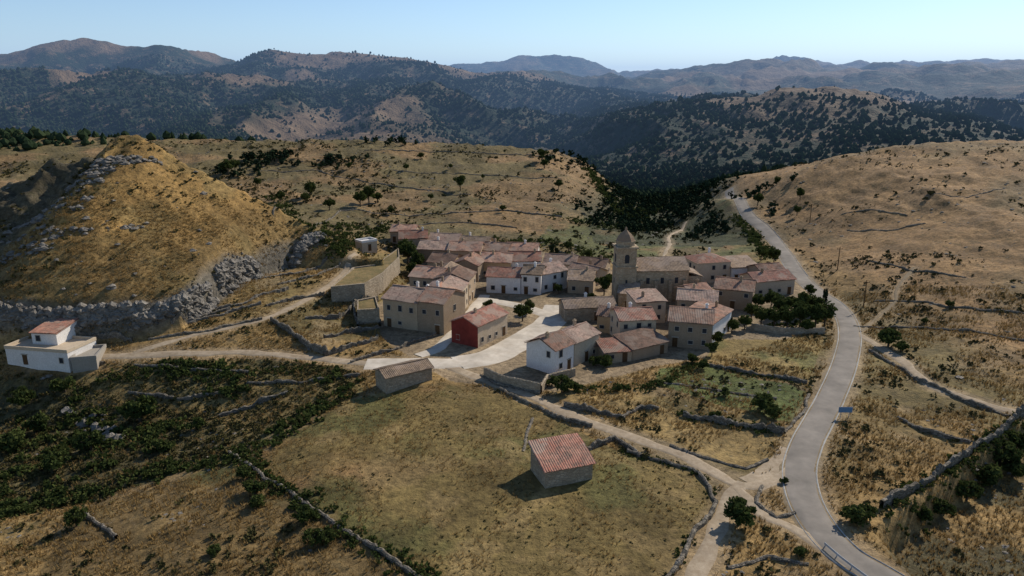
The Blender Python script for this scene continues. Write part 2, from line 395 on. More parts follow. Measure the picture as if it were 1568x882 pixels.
low=ss(1,4,dl)*(Y<130)*(X>46)
col=mixc(col,C(.085,.075,.038),low*ss(.4,.6,n_b+.08)*.9)
verge=1-ss(.2,2.2,RD+(n_b-.5)*2)
col=mixc(col,C(.30,.22,.13),verge*.65);veg=veg*(1-verge)
farm=ss(450,560,Y)
def bare(x,y,z0):
    b=ss(.50,.62,fbm(x/230,y/260,55,5)+ss(40,150,z0)*.14-.05)
    hb=(x>120)&(y>560)&(y<1180)
    b=np.where(hb,np.maximum(b,ss(22,38,z0+(fbm(x/70,y/70,57,4)-.5)*42)),b)
    return np.where(y>2300,b*.45,b)
fo=1-bare(X,Y,Z0)
col=mixc(col,C(.165,.112,.068),farm)
frt=np.maximum(frt,farm*(fo*.88+.12))
farf=ss(330,520,Y)
rock=rock*(1-farm)
A=np.concatenate([col,np.ones((len(X),1))],1)
ground=fastmesh('ground',np.stack([X,Y,Z],1),F,[M['ground']],smooth=True,attrs={'Col':A,'veg':veg*(1-farf),'far':farf,'rock':rock,'forest':frt})

# ---------------------------------------------------------------- roads
def strip(name,L,w,mat,off,dx=0.,wob=.25,seed=0):
    L=np.asarray(L);d=np.gradient(L,axis=0);d/=np.linalg.norm(d,axis=1)[:,None]+1e-9;nrm=np.stack([d[:,1],-d[:,0]],1)
    s=np.linspace(-1,1,7);n=len(L);i=np.arange(n)
    wl=w/2+wob*(vn(i/2.5,i*0.,seed)-.5)*2;wr=w/2+wob*(vn(i/2.5,i*0+9,seed+5)-.5)*2
    cols=[]
    for k,t in enumerate(s):
        ww=np.where(t<0,wl,wr);p=L+nrm*(dx+ww*t)[:,None]
        e=-.35 if k in(0,6) else 0.
        if k in (0,6): p=L+nrm*(dx+(ww+.25)*t)[:,None]
        z=h0(p[:,0],p[:,1])+off+e;cols.append(np.stack([p[:,0],p[:,1],z],1))
    V=np.stack(cols,1);idx=np.arange(n*7).reshape(n,7)
    F=np.stack([idx[:-1,:-1],idx[1:,:-1],idx[1:,1:],idx[:-1,1:]],-1).reshape(-1,4)
    return fastmesh(name,V,F,[mat],smooth=True)
mainL=ROADS['main'][0]
strip('road_verge',mainL,7.2,M['verge'],.06,wob=.9,seed=4)
strip('asphalt_road',mainL,5.3,M['asphalt'],.14,wob=.1)
for sgn in(-1,1): strip('road_edge_marking',mainL[:-30],.08,M['paint'],.150,dx=sgn*2.35,wob=.03)
names={'lane':'dirt_lane','lane2':'dirt_lane','lane3':'dirt_track','wtrack':'dirt_track','utrack':'dirt_track','etrack':'dirt_track','str_a':'village_street','str_b':'village_street','plaza':'village_square_pavement','str_c':'village_street','footpath':'footpath','footpath2':'footpath'}
for i,(k,nm) in enumerate(names.items()):
    L,w,kd=ROADS[k];strip(nm,L,w,M[kd],.07+.006*i,wob=.5 if kd=='dirt' and w>1.2 else .25,seed=i*3)
jl=smooth_line(line([(1218,690),(1190,722),(1150,742)]));strip('junction_gravel',jl,6.5,M['dirt'],.05,wob=.6)

# ---------------------------------------------------------------- stone walls
def hz(x,y): return float(h(np.array([x]),np.array([y]))[0])
def wall(name,pts,ht=1.1,th=.55,mat='drystone',rag=.45,drop=.8):
    L=np.asarray(line(pts));S=[L[0]]
    for a,b in zip(L[:-1],L[1:]):
        n=max(1,int(np.linalg.norm(b-a)/.6));S+=[a+(b-a)*k/n for k in range(1,n+1)]
    S=np.array(S);n=len(S);k=np.arange(n)
    if mat=='drystone': S=S+(rng.random((n,2))-.5)*.2+np.stack([vn(k/9,k*0,3)-.5,vn(k/9,k*0,4)-.5],1)*1.2
    d=np.gradient(S,axis=0);d/=np.linalg.norm(d,axis=1)[:,None]+1e-9;nr_=np.stack([d[:,1],-d[:,0]],1)
    gz=h(S[:,0],S[:,1])
    if mat=='drystone': top=gz+ht*(1-rag*rng.random(n))*(.5+.65*vn(k/6,k*0,len(pts)))
    else: top=np.convolve(np.pad(gz,4,'edge'),np.ones(9)/9,'valid')+ht+.15*rng.random(n)
    q=np.stack([np.c_[S-nr_*th*.6,gz-drop],np.c_[S-nr_*th*.45,top-.12],np.c_[S,top],np.c_[S+nr_*th*.45,top-.12],np.c_[S+nr_*th*.6,gz-drop]],1)
    idx=np.arange(n*5).reshape(n,5);F=np.stack([idx[:-1,:-1],idx[1:,:-1],idx[1:,1:],idx[:-1,1:]],-1).reshape(-1,4)
    return fastmesh(name,q,F[:,::-1],[M[mat]])
W=[([(352,692),(400,727),(430,745),(500,795),(570,840),(650,890)],.9),
([(120,782),(185,823)],1.0),
([(965,692),(1060,719),(1090,745),(1099,770),(1075,810),(1045,850),(1020,890)],.9),
([(945,672),(985,700)],1.1),([(905,690),(945,672)],1.6),([(820,640),(800,690)],.4),
([(770,598),(800,612),(850,637),(905,655)],.9),
([(868,622),(955,640)],1.8),([(955,640),(985,622),(1010,625)],1.1),
([(1050,632),(1130,652),(1205,664)],1.8),([(1205,664),(1225,640),(1242,605)],.7),
([(1080,558),(1150,573),(1238,588)],1.3),([(1020,588),(1100,598),(1190,612)],.6),
([(1030,683),(1080,700),(1140,716),(1180,704)],.6),
([(1335,537),(1400,578),(1470,612),(1545,640)],.9),
([(1380,638),(1420,662),(1485,676)],1.1),
([(1355,776),(1400,750),(1460,712),(1520,672),(1568,640),(1600,622)],2.2),
([(1172,745),(1162,770),(1190,792),(1215,785)],.6),([(1120,870),(1180,850),(1235,862)],.6),
([(418,492),(455,520),(500,546)],2.4),([(500,546),(580,522)],1.9),([(470,488),(520,486),(545,470)],1.8),
([(545,470),(580,462)],2.6),([(545,470),(548,500)],2.2),([(500,520),(560,508),(583,505)],1.8),
([(540,556),(600,537),(665,515)],1.3),([(575,470),(583,500)],2.0),
([(60,497),(130,510),(205,522)],1.4),([(340,640),(390,622),(440,602)],1.5),
([(265,498),(330,483),(400,468)],1.1),([(210,560),(300,568),(380,572)],.9),([(230,520),(330,505),(400,490)],.9),([(300,478),(380,462),(440,445)],1.),([(430,440),(480,425),(520,405)],1.),([(410,470),(470,455),(500,452)],1.3),
([(400,430),(450,418),(500,395)],1.),([(200,508),(290,490),(350,474)],1.),([(100,548),(160,556)],1.0),([(1310,500),(1400,500),(1568,520)],.7),([(1330,400),(1400,415),(1480,425)],.6),([(1340,460),(1420,462),(1500,478),(1568,480)],.5),([(1290,330),(1330,322),(1390,328)],.5),([(1420,300),(1480,305),(1540,290)],.5),
([(1300,350),(1360,352),(1420,340)],.5),([(380,262),(480,262),(600,285),(720,300)],.6),([(560,232),(700,232),(850,240)],.6),([(640,330),(760,322),(860,332)],.7),([(420,330),(520,322),(640,330)],.6),([(600,262),(720,268),(860,275)],.5),([(600,345),(700,340),(790,348)],.6),
([(740,575),(765,590),(830,603)],.9),([(380,590),(470,585),(550,575)],1.),([(200,600),(280,612),(340,606)],1.)]
for p,ht in W: wall('dry_stone_wall',p,ht)
wall('retaining_wall',[(742,577),(770,590),(828,602)],2.0,.5,'stone')
wall('retaining_wall',[(828,602),(838,585),(880,575)],1.6,.5,'stone')
wall('garden_wall',[(1150,505),(1200,512),(1262,512)],1.5,.4,'stone')
def platform(name,pts,top):
    L=line(pts);r=bpy.data.objects.new(name,None);link(r)
    b=MB();n=len(L)
    for i in range(n):
        p=L[i];q=L[(i+1)%n];b.face([(p[0],p[1],-2),(q[0],q[1],-2),(q[0],q[1],top+.35),(p[0],p[1],top+.35)])
    c=Vector((sum(p[0] for p in L)/n,sum(p[1] for p in L)/n));I=[Vector(p)+(c-Vector(p)).normalized()*.6 for p in L]
    for i in range(n):
        j=(i+1)%n;b.face([(*L[i],top+.35),(*L[j],top+.35),(*I[j],top+.35),(*I[i],top+.35)]);b.face([(*I[i],top+.35),(*I[j],top+.35),(*I[j],top-.5),(*I[i],top-.5)])
    b.obj('masonry',M['stone'],r);t=MB();t.face([(*p,top) for p in I]);t.obj('turf_top',M['turf'],r)
platform('stone_terrace',[(508,463),(560,465),(588,448),(613,420),(611,402),(575,405),(540,418)],6.4)
platform('stone_terrace',[(548,497),(582,497),(576,474),(548,476)],3.6)

# ---------------------------------------------------------------- buildings
def roof_plane(mb,o,ax,L,dn,D,seed=0):
    ax=Vector(ax);dn=Vector(dn);nn=ax.cross(dn).normalized()
    if nn.z<0: nn=-nn
    per=.36;nc=int(L/per*4);nr_=max(3,int(D/1.0));base=len(mb.v)
    for j in range(nr_+1):
        for i in range(nc+1):
            a=L*i/nc;b=D*j/nr_
            w=.07*abs(math.sin(math.pi*a/per))
            s=.26*float(vn(a/2.6,b/2.2,seed))-.14
            jag=.14*float(vn(a/.36,3.,seed)) if j==nr_ else 0
            mb.v.append(Vector(o)+ax*a+dn*(b+jag)+nn*(w+s+.09));mb.uv.append((a,b))
    for j in range(nr_):
        for i in range(nc):
            k=base+j*(nc+1)+i;mb.f.append((k,k+1,k+nc+2,k+nc+1))
    k=len(mb.v);th=nn*-.16;O=Vector(o)
    c=[O,O+ax*L,O+ax*L+dn*D,O+dn*D]
    up=nn*-.06
    for p in c: mb.v.append(p+up)
    for p in c: mb.v.append(p+th)
    mb.uv+=[(0,0),(L,0),(L,D),(0,D)]*2
    mb.f+=[(k,k+1,k+2,k+3),(k+4,k+7,k+6,k+5),(k,k+4,k+5,k+1),(k+1,k+5,k+6,k+2),(k+2,k+6,k+7,k+3),(k+3,k+7,k+4,k)]
HS=[]
cnt=0
def house(name,a,b,depth,eave,roof='gable',rise=None,wm='tan',rm='r_or',win=1.,chim=1,wm2=None,z=None,oh=.35,door=True):
    global cnt;cnt+=1;R=random.Random(cnt*17)
    A=Vector(site(*a));B=Vector(site(*b))
    L=(B-A).length;ex=((B-A)/L).to_3d();ey=Vector((-ex.y,ex.x,0))
    if z is None: z=float(np.max(h0(np.array([A.x,B.x]),np.array([A.y,B.y]))))
    O=Vector((A.x,A.y,z));UZ=Vector((0,0,1))
    HS.append((A.copy(),ex.copy(),ey.copy(),L,depth))
    root=bpy.data.objects.new(name,None);root.location=O;link(root);root.empty_display_size=.5
    D=depth
    def P(x,y,zz): return ex*x+ey*y+UZ*zz
    w=MB();mw=M[wm]
    if rise is None: rise=(D if roof in('gable','hip','shed') else L)*.5*(.40 if roof!='shed' else .42)
    e=eave;g=-3.
    def quad(*p): w.face(p)
    if roof=='gable':
        quad(P(0,0,g),P(L,0,g),P(L,0,e),P(0,0,e));quad(P(L,D,g),P(0,D,g),P(0,D,e),P(L,D,e))
        quad(P(L,0,g),P(L,D,g),P(L,D,e),P(L,D/2,e+rise),P(L,0,e));quad(P(0,D,g),P(0,0,g),P(0,0,e),P(0,D/2,e+rise),P(0,D,e))
    elif roof=='gabley':
        quad(P(0,0,g),P(L,0,g),P(L,0,e),P(L/2,0,e+rise),P(0,0,e));quad(P(L,D,g),P(0,D,g),P(0,D,e),P(L/2,D,e+rise),P(L,D,e))
        quad(P(L,0,g),P(L,D,g),P(L,D,e),P(L,0,e));quad(P(0,D,g),P(0,0,g),P(0,0,e),P(0,D,e))
    elif roof=='shed':
        quad(P(0,0,g),P(L,0,g),P(L,0,e),P(0,0,e));quad(P(L,D,g),P(0,D,g),P(0,D,e+rise),P(L,D,e+rise))
        quad(P(L,0,g),P(L,D,g),P(L,D,e+rise),P(L,0,e));quad(P(0,D,g),P(0,0,g),P(0,0,e),P(0,D,e+rise))
    else:
        quad(P(0,0,g),P(L,0,g),P(L,0,e),P(0,0,e));quad(P(L,D,g),P(0,D,g),P(0,D,e),P(L,D,e))
        quad(P(L,0,g),P(L,D,g),P(L,D,e),P(L,0,e));quad(P(0,D,g),P(0,0,g),P(0,0,e),P(0,D,e))
    w.obj('walls',mw,root)
    r=MB()
    if roof=='gable':
        sl=math.hypot(D/2,rise);k=(sl+oh)
        roof_plane(r,P(-oh,D/2,e+rise+.12),ex,L+2*oh,(-ey*(D/2)-UZ*rise)/sl,k,cnt)
        roof_plane(r,P(-oh,D/2,e+rise+.12),ex,L+2*oh,(ey*(D/2)-UZ*rise)/sl,k,cnt+50)
        n0=len(r.v);r.box(P(-oh,D/2-.13,e+rise+.1),ex*(L+2*oh),ey*.26,UZ*.2);r.uv+=[(0,0)]*(len(r.v)-n0)
    elif roof=='gabley':
        sl=math.hypot(L/2,rise);k=sl+oh
        roof_plane(r,P(L/2,-oh,e+rise+.12),ey,D+2*oh,(-ex*(L/2)-UZ*rise)/sl,k,cnt)
        roof_plane(r,P(L/2,-oh,e+rise+.12),ey,D+2*oh,(ex*(L/2)-UZ*rise)/sl,k,cnt+50)
        n0=len(r.v);r.box(P(L/2-.13,-oh,e+rise+.1),ex*.26,ey*(D+2*oh),UZ*.2);r.uv+=[(0,0)]*(len(r.v)-n0)
    elif roof=='shed':
        sl=math.hypot(D,rise);dn=(-ey*D-UZ*rise)/sl
        roof_plane(r,P(-oh,D,e+rise+.12)-dn*oh,ex,L+2*oh,dn,sl+2*oh,cnt)
    elif roof=='hip':
        i=min(D,L)/2;zt=e+rise;zb=e-.05
        c=[P(-oh,-oh,zb),P(L+oh,-oh,zb),P(L+oh,D+oh,zb),P(-oh,D+oh,zb)];t1,t2=(P(i,D/2,zt),P(L-i,D/2,zt)) if L>=D else (P(L/2,i,zt),P(L/2,D-i,zt))
        def fc(pts,ax):
            r.face(pts);r.uv+=[(p.dot(ax),p.z*1.8) for p in map(Vector,pts)]
        if L>=D: fc([c[0],c[1],t2,t1],ex);fc([c[1],c[2],t2],ey);fc([c[2],c[3],t1,t2],ex);fc([c[3],c[0],t1],ey)
        else: fc([c[0],c[1],t1],ex);fc([c[1],c[2],t2,t1],ey);fc([c[2],c[3],t2],ex);fc([c[3],c[0],t1,t2],ey)
        fc([c[3],c[2],c[1],c[0]],ex)
    else:
        for (o,a_,b_) in((P(-.1,-.1,e-.2),ex*(L+.2),ey*.35),(P(-.1,D-.25,e-.2),ex*(L+.2),ey*.35),(P(-.1,.25,e-.2),ex*.35,ey*(D-.5)),(P(L-.25,.25,e-.2),ex*.35,ey*(D-.5))):
            r.box(o,a_,b_,UZ*.7)
        r.box(P(.25,.25,e-.3),ex*(L-.5),ey*(D-.5),UZ*.25);r.uv=[(v.x,v.y) for v in r.v]
    r.obj('roof',M[rm],root)
    wg=MB();wf=MB();dr=MB();nfl=max(1,int((eave+.4)/2.7))
    def facade(o,ax,nrm,LL,dens,dr_=False):
        n=max(1,int(LL/2.7));dk=R.randrange(n) if dr_ else -1
        for f in range(nfl):
            for i in range(n):
                if f==0 and i==dk:
                    c=o+ax*(LL*(i+.5)/n);dr.box(c-ax*.55-nrm*.02,ax*1.1,nrm*.07,UZ*2.15)
                    wf.box(c-ax*.75-nrm*.02+UZ*2.15,ax*1.5,nrm*.14,UZ*.22);continue
                if R.random()>dens: continue
                ww=R.choice([.8,.9,1.0]);hh=R.choice([1.0,1.2,1.4]) if f else R.choice([.8,1.1]);zz=.95+f*(eave-.3)/nfl
                if zz+hh>eave-.25: hh=max(.5,eave-.3-zz)
                c=o+ax*(LL*(i+.5)/n+R.uniform(-.3,.3))+UZ*zz
                wg.box(c-ax*ww/2-nrm*.02,ax*ww,nrm*.04,UZ*hh)
                t=.09
                wf.box(c-ax*(ww/2+t)-nrm*.02-UZ*t,ax*(ww+2*t),nrm*.16,UZ*t)
                wf.box(c-ax*(ww/2+t)-nrm*.02+UZ*hh,ax*(ww+2*t),nrm*.12,UZ*t)
                wf.box(c-ax*(ww/2+t)-nrm*.02,ax*t,nrm*.10,UZ*hh);wf.box(c+ax*(ww/2)-nrm*.02,ax*t,nrm*.10,UZ*hh)
    facade(P(0,0,0),ex,-ey,L,.88*win,door);facade(P(L,0,0),ey,ex,D,.6*win);facade(P(0,D,0),-ey,-ex,D,.6*win);facade(P(L,D,0),-ex,ey,L,.5*win)
    if wg.v: wg.obj('windows',M['glass'],root)
    if wf.v: wf.obj('window_surrounds',M['frame'],root)
    if dr.v: dr.obj('door',M['wood'],root)
    if chim and roof!='flat':
        cb=MB()
        for _ in range(chim):
            cx=R.uniform(.15,.85)*L;cy=D*R.uniform(.35,.65);zt=e+(rise if roof!='shed' else rise*.8)
            cb.box(P(cx,cy,e-.2),ex*.6,ey*.5,UZ*(zt-e+1.1));cb.box(P(cx-.08,cy-.08,zt+.9),ex*.76,ey*.66,UZ*.12);cb.box(P(cx+.1,cy+.1,zt+1.02),ex*.4,ey*.3,UZ*.22)
        cb.obj('chimney',M[R.choice(['tan','white','brown'])],root)
    if wm2:
        x=MB();x.box(P(-.03,-.02,-2),ex*-.05,ey*(D+.0),UZ*(e+2-.0))
        x.face([P(-.08,0,e+.01),P(-.08,D/2,e+rise-.05),P(-.08,D,e+.01)]);x.obj('gable_render',M[wm2],root)
    return root
house('stone_barn',(835,748),(907,734),5.8,2.7,'shed',1.5,'stone','r_red',0.1,0,door=False)
house('long_barn',(592,604),(662,584),5.0,2.9,'gable',.8,'stone','r_tan',.15,0,door=False)
house('village_house',(588,499),(640,507),10,6.8,'gable',1.9,'tan','r_pink',1,1)
house('village_house',(640.5,507),(680,513),10.6,7.3,'gable',2.0,'brown','r_or',1,1)
house('village_house',(690,500),(704,484),9,6.6,'gable',1.6,'brown','r_or',.9,1)
house('village_house',(705,483),(717,467),9,6.0,'gable',1.6,'cream','r_pink',.9,1)
house('village_house',(718,466),(729,452),9,6.4,'gable',1.5,'tan','r_brn',.9,1)
house('red_house',(732,533),(777,511),7.2,4.9,'gable',1.5,'cream','r_red',.9,1,wm2='redwall')
house('white_house',(850,575),(878,562),7.4,5.2,'gable',1.6,'white','r_or',.9,1)
house('white_house',(879,561),(916,544),7.0,4.9,'gable',1.5,'cream','r_pink',.9,1)
house('stone_house',(865,493),(942,489),6.5,3.3,'gable',1.4,'stone','r_tan',.7,1)
house('village_house',(948,527),(1003,524),8,5.4,'gable',1.4,'cream','r_red',1,1)
house('white_house',(974,497),(1018,494),7,5.4,'shed',.9,'cream','r_pink',.9,1)
house('village_house',(914,508),(950,512),6,4,'gable',1.3,'ochre','r_brn',.8,1)
house('farmhouse',(1022,530),(1088,536),9,5.8,'gable',1.8,'brown','r_brn',.8,1)
house('village_house',(1090,527),(1118,505),7,4.8,'shed',1.2,'white','r_or',.8,1)
house('village_house',(1035,492),(1095,497),8,5.5,'gable',1.6,'tan','r_pink',.8,1)
house('village_house',(1092,470),(1150,476),10,5.0,'gable',1.7,'brown','r_or',.8,1)
house('cream_villa',(1066,434),(1117,431),9,6.0,'hip',1.8,'cream','r_red',1,1)
house('village_house',(1156,455),(1215,450),8,4.2,'gable',1.5,'cream','r_red',.9,1)
house('village_house',(1120,432),(1160,430),8,4.2,'shed',1.4,'white','r_tan',.7,0)
house('village_house',(1165,440),(1200,437),7,4.4,'gable',1.3,'tan','r_or',.9,0)
house('low_shed',(925,557),(967,553),5,2.3,'shed',1.1,'tan','r_red',.2,0)
house('low_shed',(968,553),(1022,540),6,2.5,'shed',1.2,'brown','r_brn',.3,0)
house('low_shed',(885,548),(920,546),5,2.4,'gable',1.0,'tan','r_or',.3,0)
Q=[((745,448),(797,450),8,4.6,'gable','white','r_red'),((798,450),(828,452),8,5.6,'gable','white','r_tan'),((829,449),(868,441),8,5.2,'gable','white','r_pink'),
((869,449),(908,451),9,3.8,'gable','tan','r_tan'),((905,440),(930,432),9,3.4,'gabley','cream','r_pink'),
((735,424),(782,426),9,4.6,'gable','ochre','r_or'),((782,424),(828,424),9,4.8,'gable','white','r_red'),((832,424),(880,427),9,4.2,'gable','cream','r_pink'),((880,424),(925,428),8,3.6,'gable','tan','r_brn'),
((655,424),(692,428),9,4.6,'gable','tan','r_brn'),((692,429),(732,432),9,4.8,'gabley','brown','r_or'),
((640,402),(685,405),9,4.4,'gable','brown','r_pink'),((686,406),(735,409),9,4.8,'gable','tan','r_or'),((737,404),(775,408),9,4.4,'gable','cream','r_brn'),((775,406),(822,408),8,4.8,'gable','white','r_or'),
((612,384),(655,389),9,4.0,'gable','tan','r_red'),((655,388),(700,392),9,4.2,'gable','brown','r_pink'),((700,391),(745,396),8,4.2,'gable','ochre','r_tan'),((598,371),(635,376),8,3.8,'gable','tan','r_or'),
((628,455),(672,460),9,5.8,'gable','tan','r_or'),((660,446),(700,448),8,5.0,'gabley','brown','r_tan')]
for a,b,d,e,rf,wm,rm in Q: house('village_house',a,b,d,e,rf,None,wm,rm,.9,1)
house('utility_hut',(555,386),(578,386),4,3.0,'flat',0,'cream','white',.4,0)
house('white_farm_building',(12,556),(108,571),8,3.4,'flat',0,'white','cream',.5,0)
house('farm_tower_room',(54,545),(92,548),6.5,5.2,'shed',1.0,'white','r_red',.2,0)
house('farm_annex',(112,572),(150,566),7,2.6,'flat',0,'grey','grey',.2,0,door=False)
def church():
    A=Vector(site(972,462));B=Vector(site(1052,460));ex=(B-A).normalized().to_3d();ey=Vector((-ex.y,ex.x,0));UZ=Vector((0,0,1));L=(B-A).length
    root=bpy.data.objects.new('church',None);root.location=(A.x,A.y,0);link(root);P=lambda x,y,z:ex*x+ey*y+UZ*z
    w=MB();e=8.3;D=11;rs=2.3
    w.face([P(0,0,-2),P(L,0,-2),P(L,0,e),P(0,0,e)]);w.face([P(L,D,-2),P(0,D,-2),P(0,D,e),P(L,D,e)])
    w.face([P(L,0,-2),P(L,D,-2),P(L,D,e),P(L,D/2,e+rs),P(L,0,e)]);w.face([P(0,D,-2),P(0,0,-2),P(0,0,e),P(0,D/2,e+rs),P(0,D,e)])
    w.box(P(L+.02,1.6,-2),ex*4,ey*7.5,UZ*8.2)
    for i in range(4): w.box(P(1+i*(L-2.6)/3,-.9,-2),ex*.9,ey*.88,UZ*7.8)
    w.obj('nave_walls',M['church'],root)
    r=MB();sl=math.hypot(D/2,rs)
    roof_plane(r,P(-.3,D/2,e+rs+.1),ex,L+.6,(-ey*D/2-UZ*rs)/sl,sl+.4,3);roof_plane(r,P(-.3,D/2,e+rs+.1),ex,L+.6,(ey*D/2-UZ*rs)/sl,sl+.4,4)
    dn=(ex*4.4-UZ*1.4).normalized();roof_plane(r,P(L+.02,1.3,7.5),ey,8.1,dn,4.6,5)
    r.obj('nave_roof',M['r_tan'],root)
    t=MB();s=5.2;tx=-5.3;ty=-.8
    def sq(z0,z1,g): t.box(P(tx-g,ty-g,z0),ex*(s+2*g),ey*(s+2*g),UZ*(z1-z0))
    sq(-2,9.4,0);sq(9.4,9.8,.25);sq(9.8,14.4,-.12);sq(14.4,14.9,.3)
    c=P(tx+s/2,ty+s/2,0);rot=math.atan2(ex.y,ex.x)+math.pi/8
    t.prism(c,2.45,2.35,14.9,16.0,8,rot);t.prism(c,2.6,2.6,16.0,16.25,8,rot)
    t.obj('tower',M['church'],root)
    d=MB();prev=2.45;zz=16.25
    for rr_,z2 in((2.05,17.1),(1.45,17.9),(.75,18.5),(.35,18.9),(.3,19.4),(.05,19.8)): d.prism(c,prev,rr_,zz,z2,8,rot,cap=False);prev=rr_;zz=z2
    d.obj('tower_dome',M['r_tan'],root)
    o=MB()
    for k,(ax,nm,org) in enumerate([(ex,-ey,P(tx,ty+.12,0)),(ey,ex,P(tx+s-.12,ty,0)),(ex,ey,P(tx,ty+s-.12,0)),(ey,-ex,P(tx+.12,ty,0))]):
        cc=org+ax*(s/2)+UZ*10.6+nm*.03
        pts=[cc-ax*.6,cc+ax*.6]+[cc+ax*(.6*math.cos(a))+UZ*(1.7+.6*math.sin(a)) for a in np.linspace(0,math.pi,9)]
        o.face(pts)
        cc2=org+ax*(s/2)+UZ*5+nm*.16;o.box(cc2-ax*.25,ax*.5,nm*.02,UZ*1.2)
    for i in range(3): o.box(P(2.8+i*(L-2.6)/3,-.03,4.8),ex*.9,ey*.02,UZ*1.6)
    o.obj('belfry_openings',M['glass'],root)
    HS.append((A-ex.to_2d()*6-ey.to_2d()*2,ex,ey,L+11,14))
church()
house('church_annex',(946,472),(975,474),6,4.0,'shed',1.2,'church','r_tan',.3,0)
house('village_house',(1058,478),(1090,474),7,4.6,'gable',1.4,'tan','r_or',.6,1)

# ---------------------------------------------------------------- vegetation
def leaves(n,rad,size,seed,clumps=0):
    r=np.random.default_rng(seed)
    if clumps:
        d=r.normal(size=(clumps,3));d/=np.linalg.norm(d,axis=1)[:,None];cc=d*(r.random((clumps,1))**.45)*.8
        cr=.22+.2*r.random(clumps);k=r.integers(0,clumps,n);d=r.normal(size=(n,3));d/=np.linalg.norm(d,axis=1)[:,None]
        p=cc[k]+d*cr[k][:,None]*(r.random((n,1))**.4);tint=(r.random(clumps)[k]*.7+.3*r.random(n))
    else:
        d=r.normal(size=(n,3));d/=np.linalg.norm(d,axis=1)[:,None];p=d*(r.random((n,1))**.4);tint=r.random(n)
    p=p*np.array(rad)
    a=r.normal(size=(n,3));a/=np.linalg.norm(a,axis=1)[:,None];b=np.cross(a,r.normal(size=(n,3)));b/=np.linalg.norm(b,axis=1)[:,None]
    s=(size*(.6+.8*r.random(n)))[:,None]
    V=np.stack([p-a*s*.6,p-b*s*.45,p+a*s*.6,p+b*s*.45],1).reshape(-1,3)
    return V,np.arange(n*4).reshape(n,4),np.repeat(tint,4)
def blob(seed,rings,seg,jit,conic=False):
    r=np.random.default_rng(seed);V=[]
    for i in range(rings):
        t=i/(rings-1);rad=math.sin(math.pi*(.12+.86*t))**.7 if not conic else (1-t)**.8*1.0+.03
        if i==0 and conic: rad=.7
        for j in range(seg):
            a=2*math.pi*(j+.5*(i%2))/seg;q=rad*(1+jit*(r.random()-.5)*2)
            V.append((q*math.cos(a),q*math.sin(a),t+jit*.35*(r.random()-.5)))
    V.append((0,0,1.03));F=[]
    for i in range(rings-1):
        for j in range(seg):
            k=(j+1)%seg;F.append((i*seg+j,i*seg+k,(i+1)*seg+k,(i+1)*seg+j))
    b=(rings-1)*seg
    for j in range(0,seg,2): F.append((b+j,b+(j+1)%seg,b+(j+2)%seg,len(V)-1))
    V=np.array(V);return V,np.array(F),np.repeat(r.random(),len(V))
def scatter(name,tmps,x,y,z,s,mat,sz=None,smooth=False):
    n=len(x)
    if n==0:return
    if sz is None: sz=s
    k=rng.integers(0,len(tmps),n);rot=rng.random(n)*2*math.pi;ti=rng.random(n)
    Vs=[];Fs=[];Ts=[];off=0
    for i,(tv,tf,tt) in enumerate(tmps):
        m=k==i;c=np.cos(rot[m])[:,None];sn=np.sin(rot[m])[:,None]
        vx=(tv[None,:,0]*c-tv[None,:,1]*sn)*s[m][:,None]+x[m][:,None]
        vy=(tv[None,:,0]*sn+tv[None,:,1]*c)*s[m][:,None]+y[m][:,None]
        vz=tv[None,:,2]*sz[m][:,None]+z[m][:,None]
        V=np.stack([vx,vy,vz],-1).reshape(-1,3);q=m.sum()
        Fs.append((tf[None]+(np.arange(q)*len(tv))[:,None,None]).reshape(-1,tf.shape[1])+off)
        Ts.append((tt[None]*.6+ti[m][:,None]*.4).ravel());Vs.append(V);off+=len(V)
    return fastmesh(name,np.concatenate(Vs),np.concatenate(Fs),[mat],smooth=smooth,attrs={'tint':np.concatenate(Ts)})
def polar(n,a0,a1,r0,r1):
    a=np.radians(rng.uniform(a0,a1,n));r=np.sqrt(rng.uniform(r0*r0,r1*r1,n));return r*np.sin(a),r*np.cos(a)
def free(x,y,mr=1.0):
    ok=road_d(x,y)>mr
    for A,ex,ey,L,D in HS:
        dx=x-A.x;dy=y-A.y;u=dx*ex.x+dy*ex.y;v=dx*ey.x+dy*ey.y
        ok&=~((u>-1)&(u<L+1)&(v>-1)&(v<D+1))
    return ok
